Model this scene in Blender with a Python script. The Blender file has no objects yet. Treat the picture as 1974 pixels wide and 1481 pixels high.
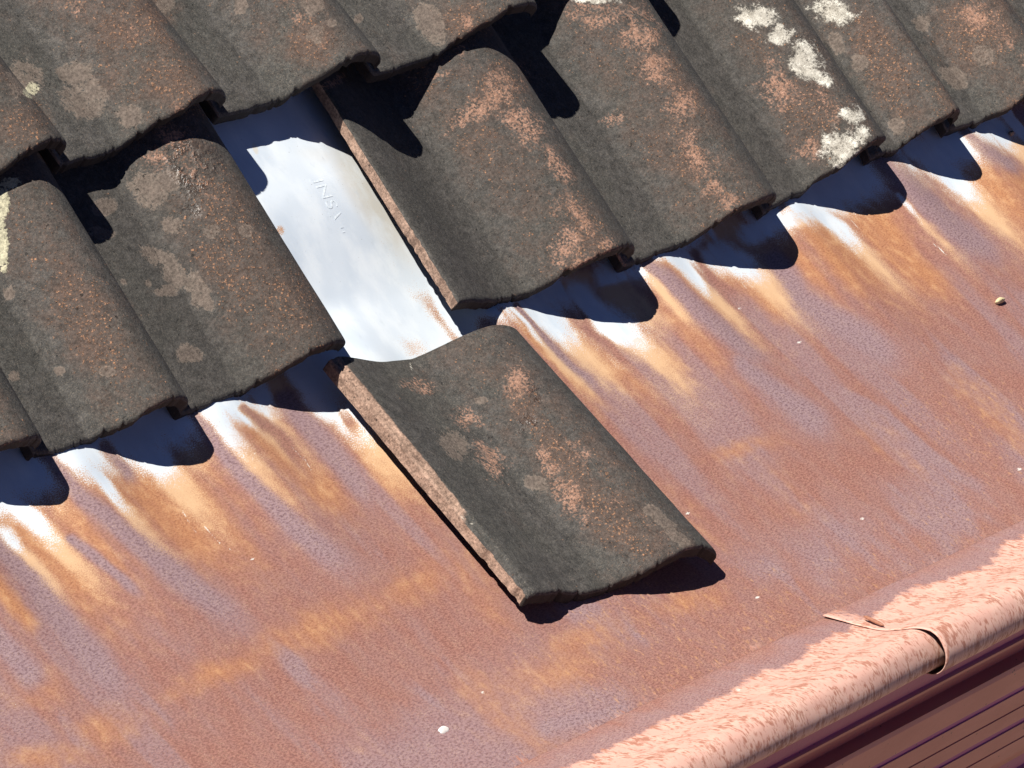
import bpy, math, random
import numpy as np

# ------------------------------------------------------------------ frame
# roof frame: a = along the eave, b = down the slope, h = off the slope
PITCH = math.radians(30.0)
C, S = math.cos(PITCH), math.sin(PITCH)
Z0 = 3.2
def W(p):
    p = np.asarray(p, float)
    a, b, h = p[..., 0], p[..., 1], p[..., 2]
    return np.stack([a, -C*b - S*h, -S*b + C*h + Z0], -1)
def Wd(p):
    return W(p) - W(np.zeros(3))

# camera measured from the photograph (rows: image right, image down, away)
R = np.array([[.596, .506, .624], [-.186, .843, -.505], [.781, -.185, -.597]])
u_, _, vt = np.linalg.svd(R); R = u_ @ vt
F, CX, CY = 9000.0, 987.0, 740.5
DIST = F/1705.0
CAM = -R[2]*DIST
def proj(P):
    q = (np.asarray(P, float) - CAM) @ R.T
    return F*q[..., 0]/q[..., 2] + CX, F*q[..., 1]/q[..., 2] + CY
def ray(x, y):
    return R.T @ np.array([(x-CX)/F, (y-CY)/F, 1.0])
def unproj(x, y, hf=0.0):
    """where the line of sight meets the surface h = hf(a, b)"""
    f = hf if callable(hf) else (lambda a, b: hf)
    d = ray(x, y); h = 0.0
    for _ in range(60):
        t = (h - CAM[2])/d[2]
        p = CAM + t*d
        h = 0.5*h + 0.5*float(f(p[0], p[1]))
    return np.array([p[0], p[1], f(p[0], p[1])], float)

scene = bpy.context.scene
COL = scene.collection

cam_d = bpy.data.cameras.new("camera")
cam = bpy.data.objects.new("camera", cam_d); COL.objects.link(cam)
scene.camera = cam
cam_d.sensor_width = 36.0
cam_d.lens = F/1974.0*36.0
cam_d.clip_start = 0.05; cam_d.clip_end = 600.0
from mathutils import Matrix, Vector
xr, yd, za = Wd(R[0]), Wd(R[1]), Wd(R[2])
m = Matrix.Identity(4)
for i in range(3):
    m[i][0] = xr[i]; m[i][1] = -yd[i]; m[i][2] = -za[i]; m[i][3] = W(CAM)[i]
cam.matrix_world = m

# ------------------------------------------------------------------ light
sun_dir = Wd(np.array([1.073, 1.186, -1.0])); sun_dir /= np.linalg.norm(sun_dir)
to_sun = -sun_dir
sd = bpy.data.lights.new("sun", 'SUN'); sd.energy = 5.0; sd.angle = math.radians(0.5)
sd.color = (1.0, 0.95, 0.87)
so = bpy.data.objects.new("sun", sd); COL.objects.link(so)
so.rotation_euler = Vector(sun_dir).to_track_quat('-Z', 'Y').to_euler()
so.location = (0, 0, 12)
world = bpy.data.worlds.new("World"); scene.world = world; world.use_nodes = True
wn = world.node_tree; wn.nodes.clear()
sky = wn.nodes.new("ShaderNodeTexSky"); sky.sky_type = 'NISHITA'; sky.sun_disc = False
sky.sun_elevation = math.asin(to_sun[2]); sky.sun_rotation = math.atan2(to_sun[0], to_sun[1])
sky.altitude = 3000.0; sky.air_density = 0.18; sky.dust_density = 0.0; sky.ozone_density = 10.0
bg = wn.nodes.new("ShaderNodeBackground"); bg.inputs[1].default_value = 0.1
wo = wn.nodes.new("ShaderNodeOutputWorld")
wn.links.new(sky.outputs[0], bg.inputs[0]); wn.links.new(bg.outputs[0], wo.inputs[0])
vs = scene.view_settings
vs.view_transform = 'Standard'; vs.look = 'None'; vs.gamma = 1.0; vs.use_curve_mapping = False
vs.exposure = 0.9

# ------------------------------------------------------------------ helpers
rng = np.random.default_rng(7)
LAT = rng.random((256, 256))
def vnoise(x, y):
    xi = np.floor(x).astype(int); yi = np.floor(y).astype(int)
    fx = x-xi; fy = y-yi
    fx = fx*fx*(3-2*fx); fy = fy*fy*(3-2*fy)
    g = lambda i, j: LAT[i % 256, j % 256]
    return (g(xi, yi)*(1-fx)+g(xi+1, yi)*fx)*(1-fy) + (g(xi, yi+1)*(1-fx)+g(xi+1, yi+1)*fx)*fy
def fbm(x, y, o=4):
    s = 0; k = 1.0; t = 0
    for i in range(o):
        s = s + k*vnoise(x*2**i+17.3*i, y*2**i+5.7*i); t += k; k *= .5
    return s/t
def sstep(x, lo, hi):
    t = np.clip((x-lo)/(hi-lo), 0, 1); return t*t*(3-2*t)

def make_mesh(name, P, faces, mat, attrs=None, uv=None, origin=None, smooth=True, parent=None):
    """P in roof-frame coordinates -> one mesh object standing at origin"""
    Pw = W(P); o = W(origin) if origin is not None else Pw.mean(0)
    me = bpy.data.meshes.new(name)
    faces = np.asarray(faces) if not isinstance(faces, list) else faces
    if isinstance(faces, np.ndarray):
        n, k = faces.shape
        me.vertices.add(len(Pw)); me.vertices.foreach_set("co", (Pw-o).astype(np.float32).ravel())
        me.loops.add(n*k); me.loops.foreach_set("vertex_index", faces.astype(np.int32).ravel())
        me.polygons.add(n)
        me.polygons.foreach_set("loop_start", np.arange(0, n*k, k, dtype=np.int32))
        me.polygons.foreach_set("loop_total", np.full(n, k, np.int32))
        me.update(calc_edges=True)
    else:
        me.from_pydata((Pw-o).tolist(), [], faces)
    if attrs:
        for an, arr in attrs.items():
            at = me.attributes.new(an, 'FLOAT_COLOR', 'POINT')
            at.data.foreach_set("color", np.clip(arr, 0, 1).astype(np.float32).ravel())
    if uv is not None:
        lay = me.uv_layers.new(name="uv")
        li = np.zeros(len(me.loops), np.int32); me.loops.foreach_get("vertex_index", li)
        lay.data.foreach_set("uv", uv[li].astype(np.float32).ravel())
    if smooth:
        me.polygons.foreach_set("use_smooth", np.ones(len(me.polygons), bool))
    me.validate()
    if mat: me.materials.append(mat)
    ob = bpy.data.objects.new(name, me); COL.objects.link(ob)
    if parent is None:
        ob.location = o
    else:
        pw = Vector((0, 0, 0)); q = parent
        while q: pw = pw + q.location; q = q.parent
        ob.location = Vector(o) - pw; ob.parent = parent
    return ob
def tag(o, label, cat, group=None, kind=None):
    if label: o['label'] = label
    if cat: o['category'] = cat
    if group: o['group'] = group
    if kind: o['kind'] = kind
    return o
def grid_faces(nr, nc, off=0, flip=False):
    i = np.arange(nr-1)[:, None]*nc + np.arange(nc-1)[None, :]
    i = i.ravel()+off
    q = np.stack([i, i+1, i+nc+1, i+nc], -1)
    return q[:, ::-1] if flip else q

# ------------------------------------------------------------------ material helper
class NT:
    def __init__(s, name):
        s.m = bpy.data.materials.new(name); s.m.use_nodes = True
        s.t = s.m.node_tree; s.t.nodes.clear()
    def node(s, ty, **kw):
        n = s.t.nodes.new(ty)
        for k, v in kw.items(): setattr(n, k, v)
        return n
    def put(s, sock, v):
        if v is None: return
        if isinstance(v, bpy.types.NodeSocket): s.t.links.new(v, sock)
        elif isinstance(v, (tuple, list)) and sock.type == 'RGBA' and len(v) == 3: sock.default_value = (*v, 1)
        else: sock.default_value = v
    def math(s, op, a, b=None, c=None, clamp=False):
        n = s.node("ShaderNodeMath", operation=op, use_clamp=clamp)
        s.put(n.inputs[0], a); s.put(n.inputs[1], b); s.put(n.inputs[2], c)
        return n.outputs[0]
    def add(s, a, b): return s.math('ADD', a, b)
    def sub(s, a, b): return s.math('SUBTRACT', a, b)
    def mul(s, a, b): return s.math('MULTIPLY', a, b)
    def mx(s, a, b): return s.math('MAXIMUM', a, b)
    def step(s, v, lo, hi, a=0.0, b=1.0):
        n = s.node("ShaderNodeMapRange", interpolation_type='SMOOTHSTEP')
        s.put(n.inputs[0], v); s.put(n.inputs[1], lo); s.put(n.inputs[2], hi)
        s.put(n.inputs[3], a); s.put(n.inputs[4], b)
        return n.outputs[0]
    def mix(s, f, a, b):
        n = s.node("ShaderNodeMix", data_type='RGBA')
        s.put(n.inputs[0], f); s.put(n.inputs[6], a); s.put(n.inputs[7], b)
        return n.outputs[2]
    def noise(s, vec, scale, detail=3.0, rough=.55, dist=0.0):
        n = s.node("ShaderNodeTexNoise"); s.put(n.inputs['Vector'], vec)
        n.inputs['Scale'].default_value = scale; n.inputs['Detail'].default_value = detail
        n.inputs['Roughness'].default_value = rough; n.inputs['Distortion'].default_value = dist
        return n.outputs[0]
    def voro(s, vec, scale, feature='F1', out=0):
        n = s.node("ShaderNodeTexVoronoi", feature=feature); s.put(n.inputs['Vector'], vec)
        n.inputs['Scale'].default_value = scale
        return n.outputs[out]
    def scale(s, vec, sc, rotz=0.0):
        n = s.node("ShaderNodeMapping"); s.put(n.inputs[0], vec)
        n.inputs['Scale'].default_value = sc; n.inputs['Rotation'].default_value = (0, 0, rotz)
        return n.outputs[0]
    def attr(s, name):
        n = s.node("ShaderNodeAttribute", attribute_name=name)
        q = s.node("ShaderNodeSeparateColor"); s.t.links.new(n.outputs['Color'], q.inputs[0])
        return q.outputs[0], q.outputs[1], q.outputs[2], n.outputs['Alpha']
    def objco(s): return s.node("ShaderNodeTexCoord").outputs['Object']
    def uv(s): return s.node("ShaderNodeTexCoord").outputs['UV']
    def finish(s, col, rough=.8, metal=0.0, height=None, dist=.002, strength=1.0, spec=.4):
        p = s.node("ShaderNodeBsdfPrincipled"); o = s.node("ShaderNodeOutputMaterial")
        s.put(p.inputs['Base Color'], col); s.put(p.inputs['Roughness'], rough); s.put(p.inputs['Metallic'], metal)
        s.put(p.inputs['Specular IOR Level'], spec)
        if height is not None:
            b = s.node("ShaderNodeBump"); b.inputs['Strength'].default_value = strength
            b.inputs['Distance'].default_value = dist
            s.put(b.inputs['Height'], height); s.t.links.new(b.outputs[0], p.inputs['Normal'])
        s.t.links.new(p.outputs[0], o.inputs[0])
        return s.m

def tile_material():
    s = NT("weathered_concrete_tile")
    co = s.objco()
    brown, beige, white, wet = s.attr("m1")
    clay, salmon, yellow, bright = s.attr("m2")  # m2 alpha: low where shade is painted in
    big = s.noise(co, 11, 4); mid = s.noise(co, 70, 5, .6); fine = s.noise(co, 330, 4, .65)
    mid2 = s.noise(s.scale(co, (1, 1, 1.3)), 38, 6, .62); grit = s.noise(co, 900, 2, .6)
    col = s.mix(s.step(mid, .3, .7), (.026, .0258, .0255), (.056, .0535, .0515))
    col = s.mix(s.mul(s.step(big, .42, .62), .5), col, (.036, .0375, .034))
    col = s.mix(s.mul(s.step(grit, .48, .70), .75), col, (.115, .098, .078))
    bz = s.add(s.mul(brown, .9), s.mul(s.sub(mid2, .5), 1.5))
    col = s.mix(s.step(s.add(bz, s.mul(s.sub(fine, .5), .8)), .1, 1.1, 0, .75), col, s.mix(s.add(s.mul(grit, .6), s.mul(fine, .4)), (.028, .019, .015), (.14, .084, .062)))
    rnd = s.node('ShaderNodeObjectInfo').outputs['Random']
    col = s.mix(s.step(rnd, 0, 1, 0, .35), col, s.mix(mid, (.026, .024, .022), (.050, .044, .039)))
    # raised crumbs of exposed clay-coloured aggregate
    col = s.mix(s.mul(s.step(s.noise(co, 520, 3, .6), .56, .72), .55), col, (.022, .020, .017))
    thr = s.sub(.70, s.mul(brown, .15))
    g1 = s.step(fine, thr, s.add(thr, .06))
    gate = s.step(s.add(s.mul(s.sub(mid2, .5), 1.2), brown), .15, .6)
    g1 = s.mul(g1, gate)
    vd = s.voro(co, 210); vr = s.voro(co, 210, out=1)
    crumb = s.mul(s.step(s.add(vd, s.mul(s.sub(fine, .5), .5)), .34, .12), s.step(s.add(s.mul(s.noise(co, 60, 3, .6), 1.0), s.mul(brown, .2)), .66, .80))
    col = s.mix(s.mul(g1, .8), col, s.mix(grit, (.16, .08, .045), (.38, .21, .125)))
    col = s.mix(crumb, col, s.mix(s.mul(vr, 1.0) if False else grit, (.15, .075, .042), (.36, .19, .105)))
    sm = s.step(s.add(salmon, s.add(s.mul(s.sub(fine, .5), 1.9), s.mul(s.sub(mid, .5), .8))), .45, .75)
    sm = s.mul(sm, s.step(s.add(salmon, s.mul(s.sub(mid2, .5), 2.4)), .15, .7))
    col = s.mix(s.mul(sm, .85), col, s.mix(fine, (.19, .105, .072), (.35, .20, .14)))
    bz2 = s.add(beige, s.add(s.mul(s.sub(mid, .5), 1.0), s.mul(s.sub(fine, .5), 1.0)))
    bg_ = s.step(bz2, .34, .66)
    col = s.mix(s.mul(bg_, .8), col, s.mix(fine, (.075, .058, .046), (.135, .105, .088)))
    ring = s.mul(s.step(bz2, .34, .46), s.step(bz2, .64, .5)); col = s.mix(s.mul(ring, .5), col, (.15, .118, .095))
    w = s.add(white, s.add(s.mul(s.sub(fine, .5), 1.4), s.add(s.mul(s.sub(mid2, .5), 1.4), s.mul(s.sub(mid, .5), 1.2))))
    wf = s.mul(s.step(w, .34, .72), s.step(white, .04, .30))
    col = s.mix(wf, col, s.mix(s.step(s.add(grit, s.sub(mid, .5)), .3, .7), (.24, .22, .185), s.mix(s.step(mid2, .4, .6), (.33, .31, .27), (.56, .54, .48))))
    yf = s.mul(s.step(s.add(yellow, s.add(s.mul(s.sub(fine, .5), 1.8), s.mul(s.sub(mid2, .5), 1.4))), .44, .64), s.step(yellow, .06, .3))
    col = s.mix(yf, col, s.mix(mid, (.20, .19, .13), (.42, .39, .28)))
    ck = s.noise(co, 120, 4, .6)
    col = s.mix(s.step(s.add(clay, s.mul(s.sub(ck, .5), .8)), .4, .7), col, s.mix(s.step(s.add(s.mul(mid2, .5), s.mul(fine, .5)), .38, .62), (.13, .082, .060), (.30, .200, .150)))
    col = s.mix(s.mul(clay, s.step(fine, .58, .72, 0, .7)), col, (.07, .045, .034))
    pit = s.step(s.noise(co, 160, 2), .30, .26)
    col = s.mix(s.mul(pit, .8), col, (.012, .011, .010))
    gr = s.add(s.mul(s.noise(co, 300, 5, .75), .65), s.mul(s.noise(co, 110, 4, .7), .35))
    gk = s.step(gr, .33, .68, .52, 1.55)
    vm = s.node("ShaderNodeVectorMath", operation='SCALE'); s.put(vm.inputs[0], col); s.put(vm.inputs['Scale'], gk)
    col = s.mix(s.step(wf, 0, 1, 1, .3), col, vm.outputs[0])
    col = s.mix(bright, (.016, .013, .011), col)  # near-black shade painted on butt faces and undersides
    wetm = s.mul(wet, s.step(mid2, .42, .56))
    rough = s.step(wetm, 0, 1, .86, .22)
    h = s.add(s.mul(fine, .6), s.mul(mid, .7))
    h = s.add(h, s.mul(s.add(g1, crumb), .35)); h = s.add(h, s.mul(wf, .4)); h = s.sub(h, s.mul(pit, .4))
    h = s.add(h, s.mul(wetm, s.mul(s.noise(co, 190, 1), 2.0)))
    return s.finish(col, rough, 0, h, .0016, .9, .35)

def sheet_material():
    s = NT("rusted_galvanised_sheet")
    uv = s.uv()
    zinc, orange, purple, gold = s.attr("m1")
    pink, stain, speck, cream = s.attr("m2")
    f1 = s.noise(s.scale(uv, (260, 560, 1), .45), 1.0, 4, .7)
    f2 = s.noise(s.scale(uv, (700, 800, 1)), 1.0, 2, .6)
    m1 = s.noise(s.scale(uv, (28, 16, 1), -.15), 1.0, 5, .6)
    m2 = s.noise(s.scale(uv, (70, 55, 1)), 1.0, 4, .6)
    fm = s.noise(s.scale(uv, (210, 440, 1), .45), 1.0, 5, .75)
    rose = s.mix(s.step(s.add(s.mul(f1, .5), s.mul(fm, .5)), .43, .57), (.285, .136, .108), (.162, .068, .055))
    rose = s.mix(s.step(m1, .35, .7, 0, .55), rose, s.mix(s.step(f1, .45, .62), (.258, .150, .139), (.150, .078, .073)))
    pur = s.mix(s.step(fm, .44, .62), (.255, .172, .184), (.126, .072, .082))
    col = s.mix(s.step(s.add(purple, s.add(s.mul(s.sub(m2, .5), .4), s.mul(s.sub(f1, .5), .6))), -.05, 1.0), rose, pur)
    ora = s.mix(s.step(f1, .42, .66), (.38, .172, .078), (.23, .093, .047))
    ora = s.mix(s.step(m2, .45, .75, 0, .5), ora, (.50, .285, .145))
    col = s.mix(s.step(s.add(orange, s.add(s.mul(s.sub(m2, .5), .5), s.mul(s.sub(f1, .5), .6))), .1, 1.0), col, ora)
    gf = s.noise(s.scale(uv, (170, 95, 1), .5), 1.0, 4, .65)
    col = s.mix(s.step(s.add(gf, s.mul(gold, .13)), .66, .88, 0, .6), col, (.50, .27, .12))
    zb = s.add(zinc, s.add(s.mul(s.sub(f2, .5), 1.7), s.mul(s.sub(m2, .5), .6)))
    zf = s.step(zb, .34, .70)
    cf = s.step(s.add(s.mx(zinc, cream), s.add(s.mul(s.sub(f2, .5), 1.4), s.mul(s.sub(m2, .5), .5))), .0, .72, 0, .85)
    col = s.mix(cf, col, (.55, .365, .215))
    cell = s.voro(s.scale(uv, (34, 26, 1)), 1.0, 'SMOOTH_F1', 1)
    cv = s.node("ShaderNodeSeparateColor"); s.t.links.new(cell, cv.inputs[0])
    zc = s.mix(cv.outputs[0], (.54, .61, .69), (.66, .72, .78))
    zc = s.mix(s.step(stain, .2, 1.0, 0, .8), zc, (.60, .565, .49))
    zc = s.mix(s.step(m1, .42, .7, 0, .7), zc, (.72, .77, .81))
    zc = s.mix(s.step(m2, .55, .8, 0, .5), zc, (.50, .56, .62))
    sp = s.step(s.noise(s.scale(uv, (420, 420, 1)), 1.0, 1), .24, .20)
    zc = s.mix(s.mul(sp, .7), zc, (.20, .17, .14))
    col = s.mix(zf, col, zc)
    # pale pink paint of the front lip with rust-brown spots
    b1 = s.noise(s.scale(uv, (280, 110, 1)), 1.0, 4, .65, .5)
    b2 = s.noise(s.scale(uv, (36, 30, 1)), 1.0, 3)
    pk = s.mix(s.step(b2, .35, .7), (.51, .295, .24), (.56, .365, .295))
    b1 = s.add(s.mul(b1, .6), s.mul(s.noise(s.scale(uv, (95, 42, 1)), 1.0, 4, .6, 1.2), .4))
    pk = s.mix(s.step(s.add(b1, s.mul(s.sub(b2, .5), .35)), .475, .60, 0, .85), pk, (.28, .105, .066))
    pk = s.mix(s.step(s.noise(s.scale(uv, (420, 300, 1)), 1.0, 2), .70, .78), pk, (.10, .045, .035))
    pf = s.step(s.add(pink, s.add(s.mul(s.sub(b1, .5), 1.6), s.mul(s.sub(m2, .5), .8))), .36, .66)
    col = s.mix(pf, col, pk)
    col = s.mix(s.step(s.add(speck, s.add(s.mul(s.sub(f2, .5), 1.0), s.mul(s.sub(m2, .5), .8))), .45, .65), col, (.58, .56, .52))
    metal = s.mul(zf, .15)
    rough = s.step(zf, 0, 1, .62, .45)
    h = s.add(s.mul(f1, .25), s.mul(m2, .6)); h = s.mul(h, s.step(zf, 0, 1, 1, .25))
    return s.finish(col, rough, metal, h, .0005, .25, .45)

def fascia_material():
    s = NT("dull_red_painted_fascia")
    uv = s.uv()
    n = s.noise(s.scale(uv, (9, 30, 1)), 1, 5); f = s.noise(s.scale(uv, (160, 160, 1)), 1, 4)
    a = s.attr("m1")
    col = s.mix(s.step(n, .3, .7), (.36, .112, .098), (.41, .14, .122))
    col = s.mix(s.step(f, .55, .8, 0, .5), col, (.34, .13, .10))
    col = s.mix(a[0], col, (.24, .008, .16))
    col = s.mix(a[1], col, (.25, .05, .035))
    col = s.mix(s.step(s.voro(s.scale(uv, (65, 65, 1)), 1), .10, .06), col, (.05, .02, .018))
    return s.finish(col, .42, 0, f, .0006, .5, .5)

MT = tile_material(); MS = sheet_material(); MF = fascia_material()

# ------------------------------------------------------------------ where things lie
HB = 0.024                      # upper face of the lower course over the sheet
EAVE_PX = [(-258, 955), (37, 886), (319, 811), (622, 698), (853, 615), (1174, 525), (1450, 423), (1662, 311), (1805, 260), (2004, 203)]
EAVE = np.array([unproj(x, y, HB) for x, y in EAVE_PX])
pf_ = np.polyfit(EAVE[:, 0], EAVE[:, 1], 1)
def b0(a): return np.polyval(pf_, a)
def eave_b(a): return np.interp(a, EAVE[:, 0], EAVE[:, 1])
SL = 0.28
def tray_plane(a, b): return SL*(b-b0(a)-.01)
def soft(t, k=.02): return k*np.log1p(np.exp(np.clip(t/k, -40, 40)))
G0 = unproj(960, 1497, tray_plane); G1 = unproj(1974, 1006, tray_plane)
def lip_b(a): return G0[1] + (a-G0[0])*(G1[1]-G0[1])/(G1[0]-G0[0])
RIDGE_A = np.array([(EAVE[i, 0]*.66+EAVE[i+1, 0]*.34) for i in range(len(EAVE)-1)])
def ridges(a):
    r = np.zeros_like(a)
    for i, c in enumerate(RIDGE_A):
        r = r + np.exp(-((a-c)/.055)**2)
    return r
def tray_h(a, b):
    a = np.asarray(a, float); b = np.asarray(b, float)
    t = b-b0(a)
    h = SL*soft(t-.02, .03)
    fall = np.exp(-(np.clip(t, 0, None)/.17)**2)*sstep(t, -.07, .03)
    h = h - .05*soft(-t-.06, .02)
    h = h + .013*ridges(a)*fall
    h = h + .004*(fbm(a*6+3, b*3+9, 3)-.5)*sstep(t, 0, .1)
    A0, A1 = EAVE[3, 0], EAVE[4, 0]
    h = h + .018*sstep(-t, .04, .2)*sstep(a, A0-.16, A0-.05)*(1-sstep(a, A1-.02, A1+.12))
    # the hollow along the foot of the lip
    d = lip_b(a)-b
    h = h + .05*soft(.17-d, .015) + .004*np.exp(-(d/.05)**2)
    return h

# ------------------------------------------------------------------ sheet
def seg_dist(px, py, pts):
    best = np.full(px.shape, 1e9); tt = np.zeros(px.shape); L = 0
    lens = [math.hypot(pts[i+1][0]-pts[i][0], pts[i+1][1]-pts[i][1]) for i in range(len(pts)-1)]
    tot = sum(lens)
    for i in range(len(pts)-1):
        ax, ay = pts[i]; bx, by = pts[i+1]
        dx, dy = bx-ax, by-ay
        k = np.clip(((px-ax)*dx+(py-ay)*dy)/(dx*dx+dy*dy), 0, 1)
        d = np.hypot(px-ax-k*dx, py-ay-k*dy)
        w = d < best
        best = np.where(w, d, best); tt = np.where(w, (L+k*lens[i])/tot, tt)
        L += lens[i]
    return best, tt
def streak(px, py, pts, w0, w1, fade0=0.0, fade1=.3):
    d, t = seg_dist(px, py, pts)
    w = w0+(w1-w0)*t
    v = np.exp(-np.power(d/(w*.95), 2.4))
    v = v*(1-sstep(t, 1-min(1, fade1*1.6), 1.0))
    if fade0: v = v*sstep(t, 0, fade0)
    return v
def blob(px, py, x, y, rx, ry, rot=0.0, soft_=.6):
    c, s = math.cos(math.radians(rot)), math.sin(math.radians(rot))
    dx, dy = px-x, py-y
    u = (dx*c+dy*s)/rx; v = (-dx*s+dy*c)/ry
    r = np.sqrt(u*u+v*v)
    return 1-sstep(r, 1-soft_, 1+soft_)

PURPLE = [  # bare violet-grey runs: points, start width, end width
 ([(85, 872), (158, 950), (300, 1070), (466, 1205), (560, 1260)], 18, 42),
 ([(372, 796), (430, 870), (573, 1019), (695, 1110), (760, 1150)], 16, 40),
 ([(545, 765), (628, 858), (674, 910), (760, 1010)], 26, 30),
 ([(-20, 1040), (60, 1120), (143, 1230), (272, 1373), (330, 1420)], 26, 45),
 ([(-20, 1215), (40, 1280), (90, 1350)], 24, 34),
 ([(130, 1035), (215, 1104), (300, 1170)], 12, 14),
 ([(205, 860), (270, 935)], 16, 10),
 ([(999, 592), (1077, 684), (1204, 793)], 9, 12),
 ([(935, 625), (985, 665), (1040, 720)], 24, 12),
 ([(1240, 508), (1281, 535), (1350, 600), (1444, 673), (1530, 730)], 16, 30),
 ([(1487, 500), (1545, 575), (1593, 610), (1735, 700), (1800, 740)], 24, 50),
 ([(1700, 310), (1770, 370), (1841, 440), (1990, 535)], 34, 34),
 ([(1855, 245), (1910, 290), (1990, 352)], 20, 20),
 ([(1970, 225), (1995, 240)], 14, 14),
 ([(1430, 700), (1540, 790), (1640, 850)], 26, 40),
 ([(1050, 1400), (1160, 1380), (1260, 1345)], 22, 16),
]
RUSTY = [   # brown-red runs that break the pale metal
 ([(1072, 580), (1153, 651), (1280, 742), (1380, 830)], 13, 24),
 ([(1338, 495), (1383, 552), (1464, 623), (1540, 690)], 13, 22),
 ([(240, 830), (215, 862), (285, 960)], 10, 18),
 ([(470, 780), (540, 840), (640, 960)], 10, 30),
 ([(60, 905), (100, 1000)], 8, 12),
 ([(640, 760), (700, 850)], 5, 20),
]
ORANGE = [
 ([(968, 592), (1108, 737), (1174, 786), (1240, 840)], 9, 14),
 ([(1014, 580), (1153, 702), (1217, 748), (1290, 810)], 26, 24),
 ([(1115, 590), (1229, 664), (1300, 715), (1390, 800)], 40, 36),
 ([(1225, 515), (1275, 556)], 9, 8),
 ([(1286, 500), (1383, 582), (1464, 663), (1500, 690)], 18, 20),
 ([(1400, 500), (1470, 560), (1560, 660)], 50, 44),
 ([(1525, 395), (1600, 480), (1660, 550), (1740, 610)], 30, 40),
 ([(1650, 400), (1720, 480), (1840, 590), (1880, 640)], 40, 40),
 ([(1745, 385), (1827, 472), (1880, 520)], 12, 14),
 ([(1788, 310), (1877, 383), (1990, 475)], 36, 30),
 ([(1900, 235), (1985, 310)], 36, 36),
 ([(395, 795), (470, 880), (560, 970), (645, 1035)], 26, 30),
 ([(480, 790), (560, 880), (680, 1000), (740, 1060)], 50, 36),
 ([(640, 770), (730, 880), (860, 1020)], 40, 40),
 ([(200, 860), (330, 990), (430, 1110), (500, 1180)], 50, 50),
 ([(280, 860), (400, 980), (500, 1090)], 50, 40),
 ([(20, 985), (120, 1080), (200, 1170), (260, 1220)], 40, 40),
 ([(130, 890), (200, 980), (330, 1110)], 20, 22),
 ([(-20, 1000), (60, 1100), (110, 1160)], 24, 24),
 ([(-20, 1120), (60, 1200), (90, 1260)], 26, 30),
]
WHITE = [   # clean zinc showing near the tiles
 ([(385, 780), (425, 820), (520, 930)], 26, 14),
 ([(430, 770), (500, 800), (560, 860)], 26, 12),
 ([(600, 775), (660, 790), (760, 900)], 30, 22),
 ([(250, 855), (310, 890), (370, 960)], 36, 18),
 ([(150, 870), (200, 925), (300, 1040)], 12, 9),
 ([(0, 960), (60, 1000), (150, 1090)], 22, 10),
 ([(0, 1030), (60, 1090)], 18, 10),
 ([(985, 590), (1030, 640), (1090, 710)], 7, 5),
 ([(1014, 570), (1060, 620), (1150, 710)], 24, 16),
 ([(1115, 580), (1180, 632), (1290, 730)], 36, 28),
 ([(1225, 512), (1262, 548)], 8, 6),
 ([(1300, 490), (1335, 525), (1410, 600)], 17, 11),
 ([(1385, 490), (1440, 512), (1500, 565)], 30, 16),
 ([(1450, 445), (1545, 405), (1580, 410)], 24, 12),
 ([(1570, 405), (1620, 440), (1700, 520)], 12, 12),
 ([(1730, 380), (1800, 450)], 7, 6),
 ([(1790, 300), (1840, 350), (1930, 430)], 24, 16),
 ([(1880, 228), (1925, 245), (1990, 300)], 24, 16),
 ([(1750, 290), (1830, 262)], 26, 20),
 ([(960, 585), (1060, 560), (1140, 530)], 16, 22),
 ([(1180, 520), (1190, 560)], 30, 24),
 ([(1260, 480), (1350, 440), (1420, 440)], 26, 34),
 ([(350, 780), (430, 755), (560, 735)], 26, 24),
 ([(260, 810), (330, 830)], 36, 24),
 ([(0, 900), (50, 910)], 40, 24),
]
SCRATCH = [[(352, 985), (366, 1010), (392, 1046)], [(395, 1015), (420, 1045), (470, 1075)], [(1395, 508), (1430, 545), (1452, 572)], [(1362, 498), (1380, 518)],
           [(1640, 425), (1662, 448)], [(560, 860), (592, 895)], [(585, 880), (604, 915)], [(1800, 470), (1835, 500)], [(1430, 500), (1446, 520)], [(470, 862), (500, 880)]]
GLOW = [(230, 1395, 80, 36, -10), (600, 1205, 150, 44, -22), (1420, 868, 70, 16, -15), (1050, 1300, 130, 50, -25),
        (790, 1130, 70, 34, -20), (60, 1330, 60, 40, 0), (1120, 1235, 110, 30, -20), (930, 1080, 60, 30, 40), (1330, 1150, 60, 20, -20),
        (420, 1290, 90, 26, -25), (100, 1460, 90, 30, -10)]
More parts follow.
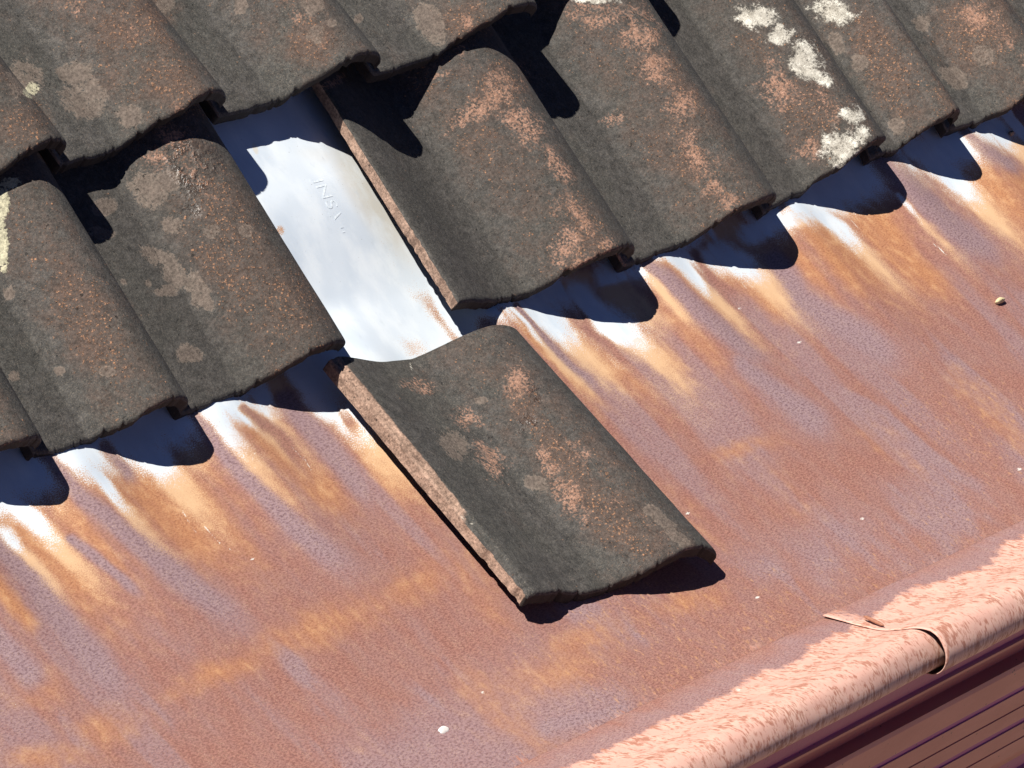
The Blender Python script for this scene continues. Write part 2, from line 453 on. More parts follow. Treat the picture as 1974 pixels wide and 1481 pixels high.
def sheet_masks(P):
    px, py = proj(P)
    a, b = P[..., 0], P[..., 1]
    t = b-b0(a)
    n = fbm(a*9+1, b*5+4, 4); n2 = fbm(a*26+5, b*9+2, 4)
    wx = px + 26*(fbm(a*22+2, b*14+1, 3)-.5); wy = py + 20*(fbm(a*22+9, b*14+7, 3)-.5)
    z = np.zeros(px.shape); o = np.zeros(px.shape); p = np.zeros(px.shape); g = np.zeros(px.shape)
    run = fbm(a*20+3, b*2.2+1, 3); run2 = fbm(a*60+13, b*5+1, 3); near = 1-sstep(t, .06, .32)
    for pts, w0, w1 in ORANGE: o = np.maximum(o, .85*streak(wx, wy, pts, w0, w1))
    for q in GLOW: o = np.maximum(o, .62*blob(wx+70*(n2-.5), wy+50*(n-.5), q[0], q[1], q[2]*1.15, q[3]*1.1, q[4], soft_=1.0))
    o = np.maximum(o, .5*sstep(n, .5, .75)*sstep(t, .05, .3)); o = np.maximum(o, near*(.28+.6*sstep(run, .40, .7)))
    for pts, w0, w1 in PURPLE:
        v = streak(wx, wy, pts, w0, w1, 0, .24); p = np.maximum(p, v); o = o*(1-.92*v)
    for pts, w0, w1 in RUSTY:
        v = streak(wx, wy, pts, w0, w1, 0, .4); o = o*(1-.85*v)
    o = o*(.78+.4*(run2)); p = np.maximum(p, .6*sstep(1-run, .48, .66)*sstep(t, .06, .14)*(1-sstep(t, .3, .5)))
    p = np.maximum(p, .75*sstep(n2*.6+n*.4, .50, .66)*sstep(t, .12, .3))
    p = np.maximum(p, .7*sstep(.16-(lip_b(a)-b), 0, .1)*sstep(n, .35, .55))
    for pts, w0, w1 in WHITE: z = np.maximum(z, streak(wx, wy, pts, w0*1.3, w1*1.7, 0, .42))
    z = z*(.66+.42*run2)
    cr = np.zeros(px.shape)
    for pts, w0, w1 in WHITE:
        (x0_, y0_), (x1_, y1_) = pts[-2:]; L_ = max(math.hypot(x1_-x0_, y1_-y0_), 1)
        ext = list(pts)+[(x1_+120, y1_+120)]
        cr = np.maximum(cr, .88*streak(wx, wy, ext, w0*1.05, max(w1, 13)*1.5, 0, .5))
    cr = cr*(.55+.9*run2)
    for lst in (PURPLE, RUSTY):
        for pts, w0, w1 in lst: cr = cr*(1-.9*streak(wx, wy, pts, w0*.85, w1*.85, 0, .3))
    for lst in (PURPLE, RUSTY):
        for pts, w0, w1 in lst: z = z*(1-streak(wx, wy, pts, w0*.85, w1*.85, 0, .3))
    # the strip bared by the slipped tile, and everything still under the tiles
    A0, A1 = EAVE[3, 0], EAVE[4, 0]
    gap = sstep(a, A0-.06, A0-.02)*(1-sstep(a, A1-.01, A1+.035))*(1-sstep(t, .02, .10))
    z = np.maximum(z, gap)
    z = np.maximum(z, (1-sstep(t, -.06, .0))*.9)
    hid = (1-sstep(t, .0, .075))*(.25+1.1*sstep(run, .36, .56)); z = np.maximum(z, .75*hid*(1-.8*p))
    g = sstep(fbm(a*7, b*5+3, 3), .3, .7)*sstep(t, .2, .36)
    st = np.zeros(px.shape)
    st = np.maximum(st, .9*blob(px, py, 720, 380, 150, 42, 57, .8)); st = np.maximum(st, blob(px, py, 492, 287, 5, 12, -20, .4))
    st = np.maximum(st, .5*blob(px, py, 620, 300, 60, 20, 10, .8))
    # rust tongue and spot on the clean strip
    sp = blob(wx, wy, 805, 668, 34, 16, 20, .9); z = z*(1-.45*sp); o = np.maximum(o, sp)
    sp = blob(px, py, 540, 445, 9, 10, 0, .5); z = z*(1-.62*sp); o = np.maximum(o, sp)
    speck = np.zeros(px.shape)
    for x, y, r in [(1228, 656, 9), (1460, 1152, 5),  (486, 1078, 5), (1240, 668, 7), (1662, 1000, 5), (1965, 905, 5),
                    (1325, 990, 5), (930, 1335, 4), (1000, 1160, 5), (1425, 595, 4), (1540, 660, 5), (1110, 645, 5)]:
        speck = np.maximum(speck, .8*blob(px, py, x, y, r*1.1, r*.6, -10, .9))
    for pts in SCRATCH: speck = np.maximum(speck, .62*streak(px, py, pts, 2.0, 1.6, 0, .2))
    return z, o, p, g, st, speck, cr

NA, NB = 1280, 430
aa = np.linspace(-1.5, 2.05, NA)
A = np.repeat(aa[None, :], NB, 0)
tv = np.linspace(0, 1, NB)[:, None]
top = b0(aa)-.36
B = top[None, :]*(1-tv) + lip_b(aa)[None, :]*tv
P = np.stack([A, B, tray_h(A, B)], -1)
z, o, p, g, st, sk, cr = sheet_masks(P)
d_lip = lip_b(A)-B
pink = .35*np.exp(-(d_lip/.02)**2)
m1 = np.stack([z, o, p, g], -1); m2 = np.stack([pink, st, sk, cr], -1)
uvs = np.stack([A, B], -1)

gut = bpy.data.objects.new("box_gutter", None); COL.objects.link(gut)
gut.location = Vector(W(G0)); gut.empty_display_size = .2
tag(gut, "rusted sheet metal box gutter with pale pink rolled front lip below the tiles", "gutter")
make_mesh("metal_tray", P.reshape(-1, 3), grid_faces(NB, NA, flip=True), MS,
          {"m1": m1.reshape(-1, 4), "m2": m2.reshape(-1, 4)}, uvs.reshape(-1, 2), parent=gut)

# front lip: profile measured at the lap joint, (outward, up) in metres
LIP = [(0, 0), (.0178, .0068), (.0477, .0172), (.0731, .0274), (.0902, .0385), (.1097, .0524), (.1245, .0579), (.1360, .0570), (.1450, .0510), (.1518, .0430), (.1545, .0340), (.1525, .0260), (.1470, .0200), (.140, .0175)]
def resample(pts, n):
    pts = np.array(pts); 
    # Catmull-Rom
    q = np.vstack([2*pts[0]-pts[1], pts, 2*pts[-1]-pts[-2]]); out = []
    for i in range(1, len(q)-2):
        for k in np.linspace(0, 1, 12, endpoint=False):
            p0, p1, p2, p3 = q[i-1:i+3]
            out.append(.5*((2*p1)+(-p0+p2)*k+(2*p0-5*p1+4*p2-p3)*k*k+(-p0+3*p1-3*p2+p3)*k**3))
    out.append(q[-2]); out = np.array(out)
    s = np.concatenate([[0], np.cumsum(np.linalg.norm(np.diff(out, axis=0), axis=1))])
    t = np.linspace(0, s[-1], n)
    return np.stack([np.interp(t, s, out[:, 0]), np.interp(t, s, out[:, 1])], -1), t
OUT = np.array([0, C, S]); UPV = np.array([0, -S, C])   # horizontal outward, world up (roof frame)
def foot(a):
    b = lip_b(a); return np.stack([a, b, tray_h(a, b)], -1)
def lip_piece(name, a0_, a1_, lift, n, parent, skew=0.0):
    prof, arc = resample(LIP, 70)
    nrm = np.gradient(prof, axis=0); nrm = np.stack([-nrm[:, 1], nrm[:, 0]], -1); nrm /= np.linalg.norm(nrm, axis=1)[:, None]
    prof = prof + nrm*(lift*(1+2.2*sstep(arc, .12, .17)))[:, None] if lift else prof
    a = np.linspace(a0_, a1_, n)
    base = foot(a)
    Pp = base[None] + prof[:, None, :1]*OUT + prof[:, None, 1:]*UPV
    if skew:
        w = np.exp(-(a-a0_)/.03)[None, :, None]
        Pp = Pp + w*(.0028*np.exp(-arc/.03)[:, None, None])*UPV
    if not lift:
        dent = sstep(a, A_LAP-.16, A_LAP-.01)[None, :, None]*sstep(arc, .105, .15)[:, None, None]
        Pp = Pp - dent*(OUT*.006+UPV*.005)
    # hand-formed metal is never quite straight
    wob = (fbm(a*7+1, a*0+.3, 3)-.5)*.004
    Pp = Pp + wob[None, :, None]*UPV*sstep(arc, .02, .1)[:, None, None]
    AA = np.repeat(a[None], len(prof), 0); RR = np.repeat(arc[:, None], n, 1)
    px, py = proj(Pp)
    edge = .043 + .020*(fbm(AA*9+3, AA*0+1, 2)-.5)*2 + .014*(fbm(AA*60+3, RR*20, 3)-.5)*2
    if name.endswith("lap"): pass
    pink = sstep(RR-edge, -.020, .022)
    if lift > .001: pink = np.maximum(pink, .75*np.exp(-(AA-a0_)/.05))
    pur = .55*np.exp(-((RR-edge+.01)/.03)**2)
    z0 = np.zeros_like(AA)
    sk = .7*blob(px, py, 1424, 1330, 6, 3, 0, .8)
    m1 = np.stack([z0, z0, pur, z0], -1); m2 = np.stack([pink, z0, sk, z0], -1)
    uv = np.stack([AA, RR+3.0], -1)
    return make_mesh(name, Pp.reshape(-1, 3), grid_faces(len(prof), n, flip=True), MS,
              {"m1": m1.reshape(-1, 4), "m2": m2.reshape(-1, 4)}, uv.reshape(-1, 2), parent=parent)
# the a of the lap joint: where the foot line passes the corner of the upper sheet
ag = np.linspace(G0[0], G1[0], 400); fx, fy = proj(foot(ag))
A_LAP = float(np.interp(1584, fx, ag))
def solid(ob, t, off):
    md = ob.modifiers.new("thickness", 'SOLIDIFY'); md.thickness = t; md.offset = off
l1 = lip_piece("front_lip", -1.1, A_LAP+.05, 0.0, 300, gut)
solid(l1, .0007, -1)
l2 = lip_piece("front_lip", A_LAP, 2.05, .0014, 260, gut, 1.0)
solid(l2, .0009, -1)
l2['label'] = "upper length of lip lapped over the lower one at the joint"

rv_a = A_LAP+.012
rb = foot(np.array([rv_a]))[0]
def box(c, ax, ay, az, n=8):
    """a rounded little bar about c with half axes ax, ay, az"""
    P_, F_ = [], []
    ring = [(math.cos(k/10*2*math.pi), math.sin(k/10*2*math.pi)) for k in range(10)]
    for i in range(n):
        t_ = -1+2*i/(n-1); w_ = (1-abs(t_)**4)**.5*.9+.1
        for cx_, sy_ in ring: P_.append(c+ax*t_+(ay*cx_+az*sy_)*w_)
    for i in range(n-1):
        for k in range(10): F_.append([i*10+k, i*10+(k+1) % 10, (i+1)*10+(k+1) % 10, (i+1)*10+k])
    F_.append(list(range(9, -1, -1))); F_.append(list(range((n-1)*10, n*10)))
    return np.array(P_), F_
xa = np.array([-.004, *(OUT[1:]*.016+UPV[1:]*.004)])
P_, F_ = box(rb+OUT*.055+UPV*.026, xa, np.array([.0022, 0, 0]), UPV*.0022)
rsm = NT("rust_brown_metal"); rn = rsm.noise(rsm.objco(), 240, 3)
RM = rsm.finish(rsm.mix(rn, (.16, .06, .035), (.36, .17, .11)), .6)
make_mesh("rivet", P_, F_, RM, parent=l2)
IM = NT("rusty_shaded_inside"); in_ = IM.noise(IM.objco(), 200, 4)  # rust tone darkened to paint the shade inside the lapped lip
l2.data.materials.append(IM.finish(IM.mix(in_, (.05, .03, .025), (.13, .075, .055)), .8))
l2.modifiers[0].material_offset = 1

# fascia below the lip: (outward, up, purple, deep red)
FP = [(.128, .030, .2, .6), (.127, -.012, .85, .3), (.127, -.026, .85, .3), (.131, -.029, 0, .3), (.131, -.033, 0, .3), (.124, -.037, .3, .6), (.123, -.058, .3, .7),
      (.136, -.062, 0, .2), (.138, -.068, 0, 0), (.138, -.100, 0, 0), (.1365, -.101, 1, 0), (.1365, -.108, 1, 0), (.138, -.109, 0, 0), (.138, -.134, 0, 0),
      (.1370, -.1345, .2, .7), (.1370, -.1365, .2, .7), (.138, -.137, 0, 0), (.138, -.158, 0, 0), (.1365, -.159, 1, 0), (.1365, -.166, 1, 0), (.138, -.167, 0, 0),
      (.138, -.190, 0, 0), (.1370, -.1905, .2, .7), (.1370, -.1925, .2, .7), (.138, -.193, 0, 0), (.137, -.215, 0, .1), (.132, -.232, 0, .5), (.122, -.243, .1, .9), (.105, -.248, .2, .9),
      (.100, -.252, .6, .3), (.100, -.300, .9, 0), (.104, -.304, .3, .6), (.104, -.312, .3, .6), (.09, -.315, .3, .6), (.09, -.60, .3, .5)]
a = np.linspace(-1.1, 2.05, 70)
pr = np.array(FP)
base = foot(a); base[:, 2] = np.polyval(np.polyfit(a, base[:, 2], 1), a)
pt = np.repeat(pr, 2, 0)      # doubled rows keep the folds crisp
Pf = base[None] + pt[:, None, :1]*OUT + pt[:, None, 1:2]*UPV
m1f = np.zeros(Pf.shape[:2]+(4,)); m1f[..., 0] = pt[:, None, 2]; m1f[..., 1] = pt[:, None, 3]; m1f[..., 3] = 1
arc = np.concatenate([[0], np.cumsum(np.linalg.norm(np.diff(pt[:, :2], axis=0), axis=1))])
uvf = np.stack([np.repeat(a[None], len(pt), 0), np.repeat(arc[:, None], len(a), 1)], -1)
keep = [i for i in range(len(pt)-1) if i % 2 == 1]
nc = len(a); ff = []
for i in keep:
    q = np.arange(nc-1)+i*nc
    ff.append(np.stack([q, q+nc, q+nc+1, q+1], -1))
make_mesh("fascia_panel", Pf.reshape(-1, 3), np.concatenate(ff), MF, {"m1": m1f.reshape(-1, 4)}, uvf.reshape(-1, 2), parent=gut, smooth=False)

# ------------------------------------------------------------------ tiles
H_ROLL = .062
def profile(x, upst=.030, upw=.13, H=H_ROLL):
    """S-shaped section of the pantile: upstand, hollow pan, roll"""
    h = upst*(1-sstep(x, -.02, upw))
    q = np.clip((x-.47)/.40, 0, 1)
    h = h + H*(.75*np.power(np.sin(q*math.pi/2), 1.18)+.25*sstep(q, 0, 1))
    u = np.clip((x-.84)/.24, 0, 1)
    return h - .71*H*(1-np.power(1-np.power(u, 1.9), 1/1.9))
BEIGE = [(165,190,50,46,0),(150,145,38,24,0),(250,225,26,24,0),(322,8,20,18,0),(602,8,22,22,0),(609,68,18,20,0),(635,46,11,10,0),(468,10,14,16,0),
 (690,39,8,8,0),(830,45,30,46,-30),(199,398,22,21,0),(290,365,46,38,40),(326,352,22,24,0),(337,436,22,18,20),(195,447,28,12,15),(408,447,18,17,0),(475,447,15,13,0),
 (311,500,50,20,25),(340,530,40,24,35),(377,553,45,24,55),(396,580,20,14,50),(365,684,24,20,0),(243,548,8,7,0),(285,546,7,9,0),(320,560,20,14,0),
 (17,565,13,16,0),(207,713,15,13,0),(114,718,12,10,0),(29,725,12,12,0),(1614,82,14,28,-15),(1728,245,18,20,0),(1777,43,20,18,0),(1891,106,24,20,30),(1840,150,30,18,30),
 (924,774,12,9,0),(1032,932,24,14,20),(1252,983,12,14,40),(880,860,40,24,45),(740,640,40,12,-8),(1655,120,20,14,60),(100,300,30,20,0),(50,150,40,40,0),(1310,1040,12,40,-50),(1275,1000,12,44,-45)]
WHITES = [(1455,30,46,26,10),(1501,64,20,20,0),(1547,117,32,40,-25),(1560,140,40,14,30),(1611,26,42,22,10),(1643,224,24,16,0),(1618,284,34,40,15),(1660,262,16,20,0),(1153,1,38,7,0),
 (793,712,2,10,-30),(1505,70,26,20,0),(889,996,5,3,35),(906,1010,4,3,0)]
YELLOWS = [(18,352,20,13,0),(6,390,12,30,0),(2,460,14,60,0),(60,175,16,14,0)]
SALMON = [(962,170,52,44,-35),(920,215,70,26,-35),(1010,240,40,60,-30),(1075,330,20,70,-32),(1120,420,22,60,-32),(1180,480,24,40,-30),(1235,60,46,60,-20),(1262,130,36,40,-20),
 (1310,200,36,36,-20),(1345,300,28,60,-25),(1370,355,30,34,-20),(1400,390,30,20,-30),(1130,510,60,24,-20),(1100,560,50,14,-15),(998,745,34,42,0),(903,812,34,24,20),(945,885,26,50,-30),
 (905,45,18,22,0),(1090,470,60,30,-40),(1180,230,30,14,-20),(150,12,26,20,0),(1880,30,40,40,0),(1150,30,60,30,0),(840,150,30,8,-20),(640,160,40,10,-30),(300,300,30,30,0),(330,265,34,18,-30),
 (1560,290,30,22,0),(1500,160,40,60,-20),(1100,960,30,60,-40),(1060,900,20,60,-38),(800,745,40,14,20)]
WETS = [(345,295,50,28,-20),(365,330,40,60,-20),(370,405,20,14,0),(400,330,30,40,0),(1035,760,16,16,0),(1020,820,20,26,0)]
BROWN = [(230,60,60,70,30),(330,160,80,60,40),(600,80,60,60,40),(900,40,60,50,0),(40,240,60,60,0),(280,30,60,40,0),(360,190,60,50,40),(440,420,60,150,-30),(560,580,70,110,-30),(170,620,70,160,-30),
 (1880,60,90,90,0),(1700,120,50,150,-25),(1560,220,70,110,-25),(1080,880,40,130,-35),(1180,1000,50,110,-38),(1010,770,40,50,-20),(1230,1050,40,50,-30),(960,170,70,60,-30),(1130,440,40,110,-30)]
def tile_masks(P, x, y, exposed_left):
    px, py = proj(P)
    n = fbm(P[..., 0]*16+3, P[..., 1]*10+8, 4)
    wx = px+16*(fbm(P[..., 0]*30, P[..., 1]*30, 3)-.5); wy = py+16*(fbm(P[..., 0]*30+40, P[..., 1]*30, 3)-.5)
    br = .08+.55*sstep(x, .44, .62)*(1-sstep(x, .86, .98))*(.5+.9*n) + .2*sstep(n, .55, .75)
    ridge = np.exp(-((x-.74)/.10)**2)*sstep(fbm(P[..., 0]*22+7, P[..., 1]*9+3, 4), .46, .70)
    for q in BROWN: br = np.maximum(br, .95*blob(wx, wy, *q, soft_=.7))
    be = np.zeros(px.shape); wh = be.copy(); ye = be.copy(); sa = be.copy(); we = be.copy()
    for q in BEIGE: be = np.maximum(be, (.68 if q[2] < 40 else .58)*blob(wx, wy, *q, soft_=.55))
    for q in WHITES: wh = np.maximum(wh, .90*blob(wx+14*(n-.5), wy+14*(n-.5), *q, soft_=.95))
    for q in YELLOWS: ye = np.maximum(ye, .8*blob(wx, wy, *q, soft_=.5))
    sa = np.maximum(sa, .52*ridge)
    for q in SALMON: sa = np.maximum(sa, .66*blob(wx, wy, q[0], q[1], q[2]*1.15, q[3]*1.15, q[4], soft_=.95))
    for q in WETS: we = np.maximum(we, blob(wx, wy, *q, soft_=.6))
    cl = np.zeros(px.shape)
    return np.stack([br, be, wh, we], -1), cl, sa, ye
tile_no = [0]
def make_tile(label, BL, BR, UP, top_shift=None, left='plain', group="roof tiles laid in courses", thick=.0125, BRT=None, H=H_ROLL):
    """BL, BR: lower corners of the pan (upper face); UP: vector to the head of the tile"""
    k = tile_no[0]; tile_no[0] += 1
    r = np.random.default_rng(100+k)
    BL, BR, UP = map(lambda v: np.asarray(v, float), (BL, BR, UP))
    TL = BL+UP; TR = BR+UP if BRT is None else np.asarray(BRT, float)
    x0 = -.035 if left == 'strip' else (-.01 if left == 'plain' else -.004)
    xs = np.concatenate([[x0, x0+.004, x0+.010], np.linspace(x0+.022, 1.044, 122), [1.052, 1.057, 1.06]])
    ys = np.concatenate([[0, .003, .007, .013], np.linspace(.022, 1, 150)])
    X, Y = np.meshgrid(xs, ys)
    off = r.random()*50
    # chipped butt: every lower edge wanders by a millimetre or two
    jit = (fbm(X*9+off, X*0+.5, 4)-.5)*.010 + np.where(vnoise(X*60+off, X*0) > .86, .003, 0)
    hp = profile(X, H=H) if left == 'plain' else profile(X, .034 if left == 'broken' else .016, .42 if left == 'broken' else .34, H)
    if left == 'strip':
        s_ = 1-sstep(X, -.012, .0)
        hp = hp*(1-s_) + s_*(.012 + .0018*np.exp(-((X+.022)/.006)**2) + .0012*np.exp(-((X+.040)/.005)**2))
    cut = .045*(1-sstep(X, .035, .10))*np.exp(-Y/.22) if left == 'plain' else 0*X
    hp = hp + .0011*(fbm(X*7+off, Y*9+off, 3)-.5)
    rim = np.zeros_like(X)
    for j, dz in enumerate((.0042, .0016, .0004)):
        rim[j, :] = np.maximum(rim[j, :], dz)
    for j, dz in enumerate((.0026, .0009, .0002)):
        rim[:, j] = np.maximum(rim[:, j], dz); rim[:, -1-j] = np.maximum(rim[:, -1-j], dz)
    base = (BL*(1-X[..., None])+BR*X[..., None])*(1-Y[..., None]) + (TL*(1-X[..., None])+TR*X[..., None])*Y[..., None]
    upn = UP/np.linalg.norm(UP)
    acr = (BR-BL)/np.linalg.norm(BR-BL); nrm = np.cross(upn, acr); nrm /= np.linalg.norm(nrm)
    if nrm[2] < 0: nrm = -nrm
    Ptop = base + (hp-rim)[..., None]*nrm + (jit*np.exp(-Y/.03)+cut)[..., None]*upn
    if left in ('strip', 'broken'):
        cj = (fbm(Y*22+off, Y*0+2, 5)-.5)*.0028 + .0022*sstep(fbm(Y*60+off, Y*0, 3), .55, .7)*(1-sstep(Y, .2, .32))
        Ptop = Ptop + (cj*np.exp(-(X-x0)/.015))[..., None]*acr
    Pbot = Ptop - (thick-rim*.0)[..., None]*nrm + .0
    ny, nx = X.shape; N = nx*ny
    m1, cl, sa, ye = tile_masks(Ptop, X, Y, left)
    if left == 'strip':
        cl = .95*(1-sstep(X, -.012, .05*Y))*sstep(Y, .25, .42) + .5*(1-sstep(X, -.06, .0))*(1-sstep(Y, .25, .42))
    m2 = np.stack([cl, sa, ye, np.ones_like(cl)], -1)
    per = np.concatenate([np.arange(nx), np.arange(1, ny)*nx+nx-1, (ny-1)*nx+np.arange(nx-2, -1, -1), np.arange(ny-2, 0, -1)*nx])
    Pt = Ptop.reshape(-1, 3); Pb = Pbot.reshape(-1, 3)
    Ps1 = Pt[per]; Ps2 = Pb[per]
    Pall = np.concatenate([Pt, Pb, Ps1, Ps2]); n = len(per)
    i = np.arange(n); j = (i+1) % n
    side = np.stack([2*N+i, 2*N+n+i, 2*N+n+j, 2*N+j], -1)
    # orientation
    f_top = grid_faces(ny, nx); f_bot = grid_faces(ny, nx, N, True)
    v = Pt[f_top[0]]; nn = np.cross(v[1]-v[0], v[2]-v[1])
    if nn @ nrm < 0: f_top = f_top[:, ::-1]; f_bot = f_bot[:, ::-1]; 
    else: side = side[:, ::-1]
    M1 = m1.reshape(-1, 4); M2 = m2.reshape(-1, 4)
    side1 = M1[per].copy(); side1[:, 0] = .1; side1[:, 1:] = 0; side2 = M2[per].copy(); side2[:, 0] = .0
    isleft = (X.reshape(-1)[per] <= x0+1e-6)
    if left in ('strip', 'broken'): side2[isleft, 0] = .95
    side2[:, 1] = 0
    yb = Y.reshape(-1)[per]; side_shade = np.where((yb < 1e-6) | (X.reshape(-1)[per] > 1.0), .12, 1.0); side2[:, 3] = side_shade  # shade painted into butt and roll-end faces
    Mb = M2.copy(); Mb[:, 3] = .15  # undersides get the painted shade too
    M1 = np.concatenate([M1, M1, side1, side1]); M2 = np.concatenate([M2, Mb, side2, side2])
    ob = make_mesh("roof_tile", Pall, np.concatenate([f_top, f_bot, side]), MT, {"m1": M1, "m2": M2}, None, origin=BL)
    tag(ob, label, "roof tile", group, 'thing')
    return ob
LEN = .42
def up_vec(p_lo, p_hi, h0, tilt):
    """direction up the tile from two points of its side line; tilt = drop per metre going up"""
    q0 = unproj(*p_lo, h0); q1 = unproj(*p_hi, h0)
    for _ in range(4):
        q1 = unproj(*p_hi, h0 - tilt*np.linalg.norm((q1-q0)[:2]))
    d = q1-q0
    return d/np.linalg.norm(d)*LEN
upL = up_vec((650, 655), (400, 250), HB+H_ROLL, .048)
upR = up_vec((890, 588), (645, 199), HB, .075)
g_low = "roof tiles of the lower course along the gutter"; g_up = "roof tiles of the upper course"
def lower(px0, px1, up, label, left='plain', dh=0.0, H=H_ROLL):
    BLp = unproj(*px0, HB+dh); BRp = unproj(*px1, HB+dh)
    return make_tile(label, BLp, BRp, up, left=left, group=g_low, H=H)
E = EAVE_PX
lower(E[0], E[1], upL, "corner of a tile at the far left end of the lower course eave", dh=-.005, H=.051)
lower(E[1], E[2], upL, "brown-speckled tile with yellowish lichen crust, left neighbour of the wet glistening tile", dh=-.005, H=.051)
lower(E[2], E[3], upL, "tile with a wet glistening roll and pale lichen rings, left of the bared zinc strip", dh=-.005, H=.051)
lower(E[4], E[5], upR, "tile right of the bared zinc strip, its broken pale left edge showing", left='broken')
lower(E[5], E[6], upR, "tile with salmon worn patches between the broken-edged tile and the whitest one")
lower(E[6], E[7], upR, "tile crusted with thick white lichen in the lower course")
lower(E[7], E[8], upR, "narrow dark tile right of the lichen-crusted one, small white patch near its top")
lower(E[8], E[9], upR, "tile at the right edge, above the clean zinc patch by the frame side")
lower(E[9], (2200, 148), upR, "last tile of the lower course, past the right edge")

TU = .13
def upper(px0, px1, h0, h1, label):
    hm = (h0+h1)/2
    up = up_vec((430, 218), (430-.63*300, 218-.80*300), hm, TU)
    return make_tile(label, unproj(*px0, h0), unproj(*px1, h1), up, group=g_up, H=.059)
upper((-215, 415), (85, 330), .034, .032, "upper course tile cut by the left frame edge, orange crumbs on its roll")
upper((85, 330), (391, 232), .032, .037, "upper course tile with a large grey-brown lichen blotch in its pan")
upper((391, 232), (689, 156), .038, .042, "upper course tile right above the bared zinc strip")
upper((689, 156), (992, 57), .045, .050, "rightmost upper course tile seen, above the pale broken-edged tile")
upper((957, -2), (1185, -118), .055, .056, "upper course tile set back beyond the top edge")
upper((1185, -118), (1440, -215), .056, .058, "next upper course tile beyond the top edge")
upper((1440, -215), (1680, -306), .058, .058, "upper course tile beyond the top edge, above the white lichen crust")
upper((1680, -306), (1905, -390), .058, .058, "upper course tile beyond the top edge, last on the right")

# the slipped tile lying on the metal
def on_tray(x, y, dh): return unproj(x, y, lambda a, b: float(tray_h(a, b))+dh)
lBL = on_tray(1019, 1163, .021); lTL = on_tray(636, 708, .022); lBR = on_tray(1340, 1100, .000); lTR = on_tray(961, 676, .003)
make_tile("loose tile slipped down onto the rusty metal, pale strip along its left edge", lBL, lBR, lTL-lBL, left='strip', group=None, BRT=lTR, H=.044)
print("tile len", np.linalg.norm(lTL-lBL), "w", np.linalg.norm(lBR-lBL), np.linalg.norm(lTR-lTL))
print("widths", np.linalg.norm(np.diff(EAVE, axis=0), axis=1))
print("lap", A_LAP, "G", G0, G1)

# ------------------------------------------------------------------ ground far below and roof boarding
def plain(name, c1, c2, sc):
    s = NT(name); n = s.noise(s.objco(), sc, 5)
    return s.finish(s.mix(s.step(n, .3, .7), c1, c2), .9)
gm = plain("dry_ground", (.22, .155, .11), (.30, .22, .155), 3.0)
me = bpy.data.meshes.new("ground")
me.from_pydata([(-200, -200, 0), (200, -200, 0), (200, 200, 0), (-200, 200, 0)], [], [(0, 1, 2, 3)])
me.materials.append(gm); go = bpy.data.objects.new("ground", me); COL.objects.link(go); go['kind'] = 'structure'
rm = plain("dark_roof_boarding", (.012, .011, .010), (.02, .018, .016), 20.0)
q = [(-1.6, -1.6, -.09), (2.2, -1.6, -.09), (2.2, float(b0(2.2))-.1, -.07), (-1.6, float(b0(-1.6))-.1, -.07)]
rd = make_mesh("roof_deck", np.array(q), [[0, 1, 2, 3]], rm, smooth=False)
rd['kind'] = 'structure'

# faint maker's stamp pressed into the clean strip
tray = [o for o in bpy.data.objects if o.name.startswith("metal_tray")][0]
fc = bpy.data.curves.new("stamp", 'FONT'); fc.body = "INS"; fc.size = .026; fc.space_character = 1.05
fo = bpy.data.objects.new("stamp_src", fc); COL.objects.link(fo)
bpy.context.view_layer.update()
dg = bpy.context.evaluated_depsgraph_get()
tm = fo.evaluated_get(dg).to_mesh()
tv_ = np.array([v.co[:] for v in tm.vertices]); tf_ = [list(p.vertices) for p in tm.polygons]
fo.evaluated_get(dg).to_mesh_clear(); bpy.data.objects.remove(fo); bpy.data.curves.remove(fc)
so_ = unproj(600, 347, lambda a, b: float(tray_h(a, b)))
extra = np.array([[-.001, -.0035, 0], [.048, -.0035, 0], [.048, -.0025, 0], [-.001, -.0025, 0], [.050, .001, 0], [.053, .001, 0], [.047, .0165, 0], [.045, .0165, 0],
                  [.062, .004, 0], [.064, .004, 0], [.064, .009, 0], [.062, .009, 0], [.068, .003, 0], [.0695, .003, 0], [.0695, .008, 0], [.068, .008, 0]])
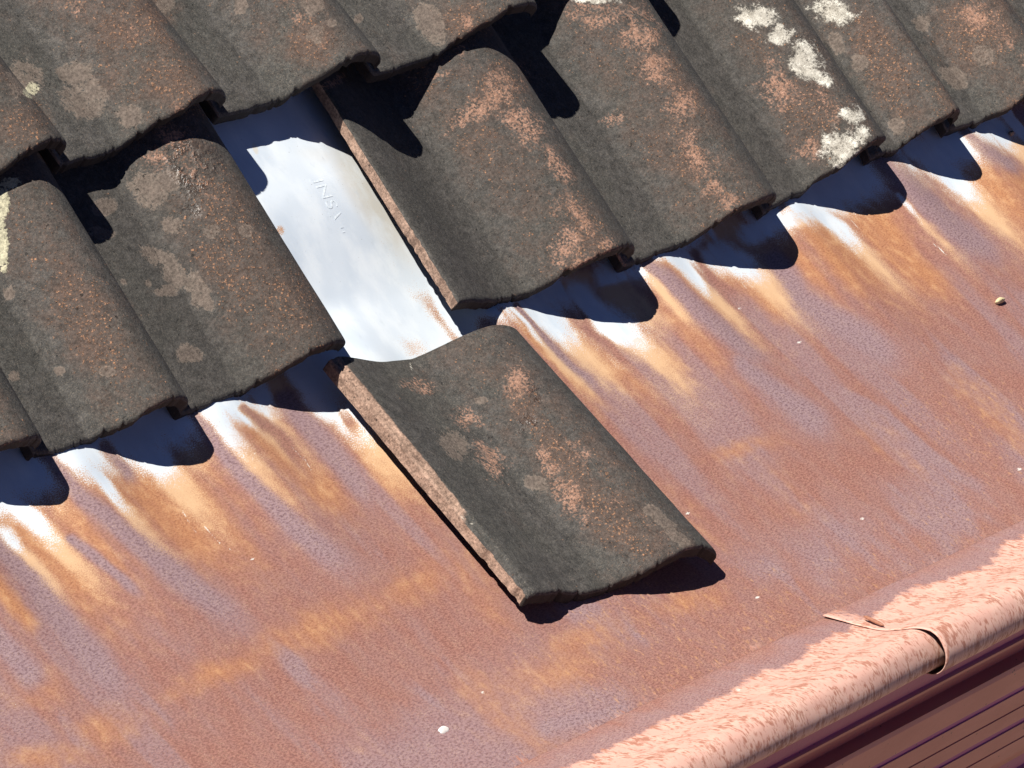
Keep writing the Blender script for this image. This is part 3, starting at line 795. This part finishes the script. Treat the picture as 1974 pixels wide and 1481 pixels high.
nb = len(tv_); tv_ = np.concatenate([tv_, extra]); tf_ += [[nb+4*k+j for j in range(4)] for k in range(4)]
ta = so_[0]+tv_[:, 1]; tb = so_[1]+tv_[:, 0]
sm = NT("stamp_grey"); smn = sm.noise(sm.objco(), 300, 3)
SM = sm.finish(sm.mix(sm.step(smn, .4, .6), (.50, .56, .62), (.64, .70, .75)), .5)
lt = make_mesh("stamped_lettering", np.stack([ta, tb, tray_h(ta, tb)+.0003], -1), tf_, SM, parent=tray, smooth=False)

def lump(name, x, y, ra, rb_, rh, c1, c2, label, cat, seed, flat=0.0):
    c = unproj(x, y, lambda a, b: float(tray_h(a, b)))
    r = np.random.default_rng(seed); nu, nv = 18, 12; P_ = []; F_ = []
    for i in range(nv):
        th = math.pi*i/(nv-1)
        for k in range(nu):
            ph = 2*math.pi*k/nu
            d = np.array([math.sin(th)*math.cos(ph), math.sin(th)*math.sin(ph), math.cos(th)])
            f = .72+.55*float(fbm(np.array(d[0]*1.6+seed*3.1+9), np.array(d[1]*1.6+d[2]*1.1+seed+9), 3))
            P_.append(c+np.array([ra*d[0]*f, rb_*d[1]*f, rh*(d[2]*f+.55)]))
    for i in range(nv-1):
        for k in range(nu): F_.append([i*nu+k, (i+1)*nu+k, (i+1)*nu+(k+1) % nu, i*nu+(k+1) % nu])
    q = NT(name+"_surface"); nn = q.noise(q.objco(), 500, 3)
    o = make_mesh(name, np.array(P_), F_, q.finish(q.mix(nn, c1, c2), .8), origin=c)
    return tag(o, label, cat, None, 'thing')
lump("pebble", 1925, 582, .0105, .0038, .005, (.40, .32, .14), (.62, .55, .36), "tiny yellowish pebble lying on the rusty metal near the right edge", "pebble", 3)
lump("pebble", 1947, 259, .0045, .0035, .004, (.12, .085, .07), (.26, .19, .15), "small dark round pebble on the orange rust below the tile at the right edge", "pebble", 5)
lump("bird_dropping", 855, 1408, .0085, .0042, .0012, (.55, .53, .50), (.72, .70, .68), "white splat of bird dropping low on the rusty metal, nearest the bottom edge", "bird dropping", 8)
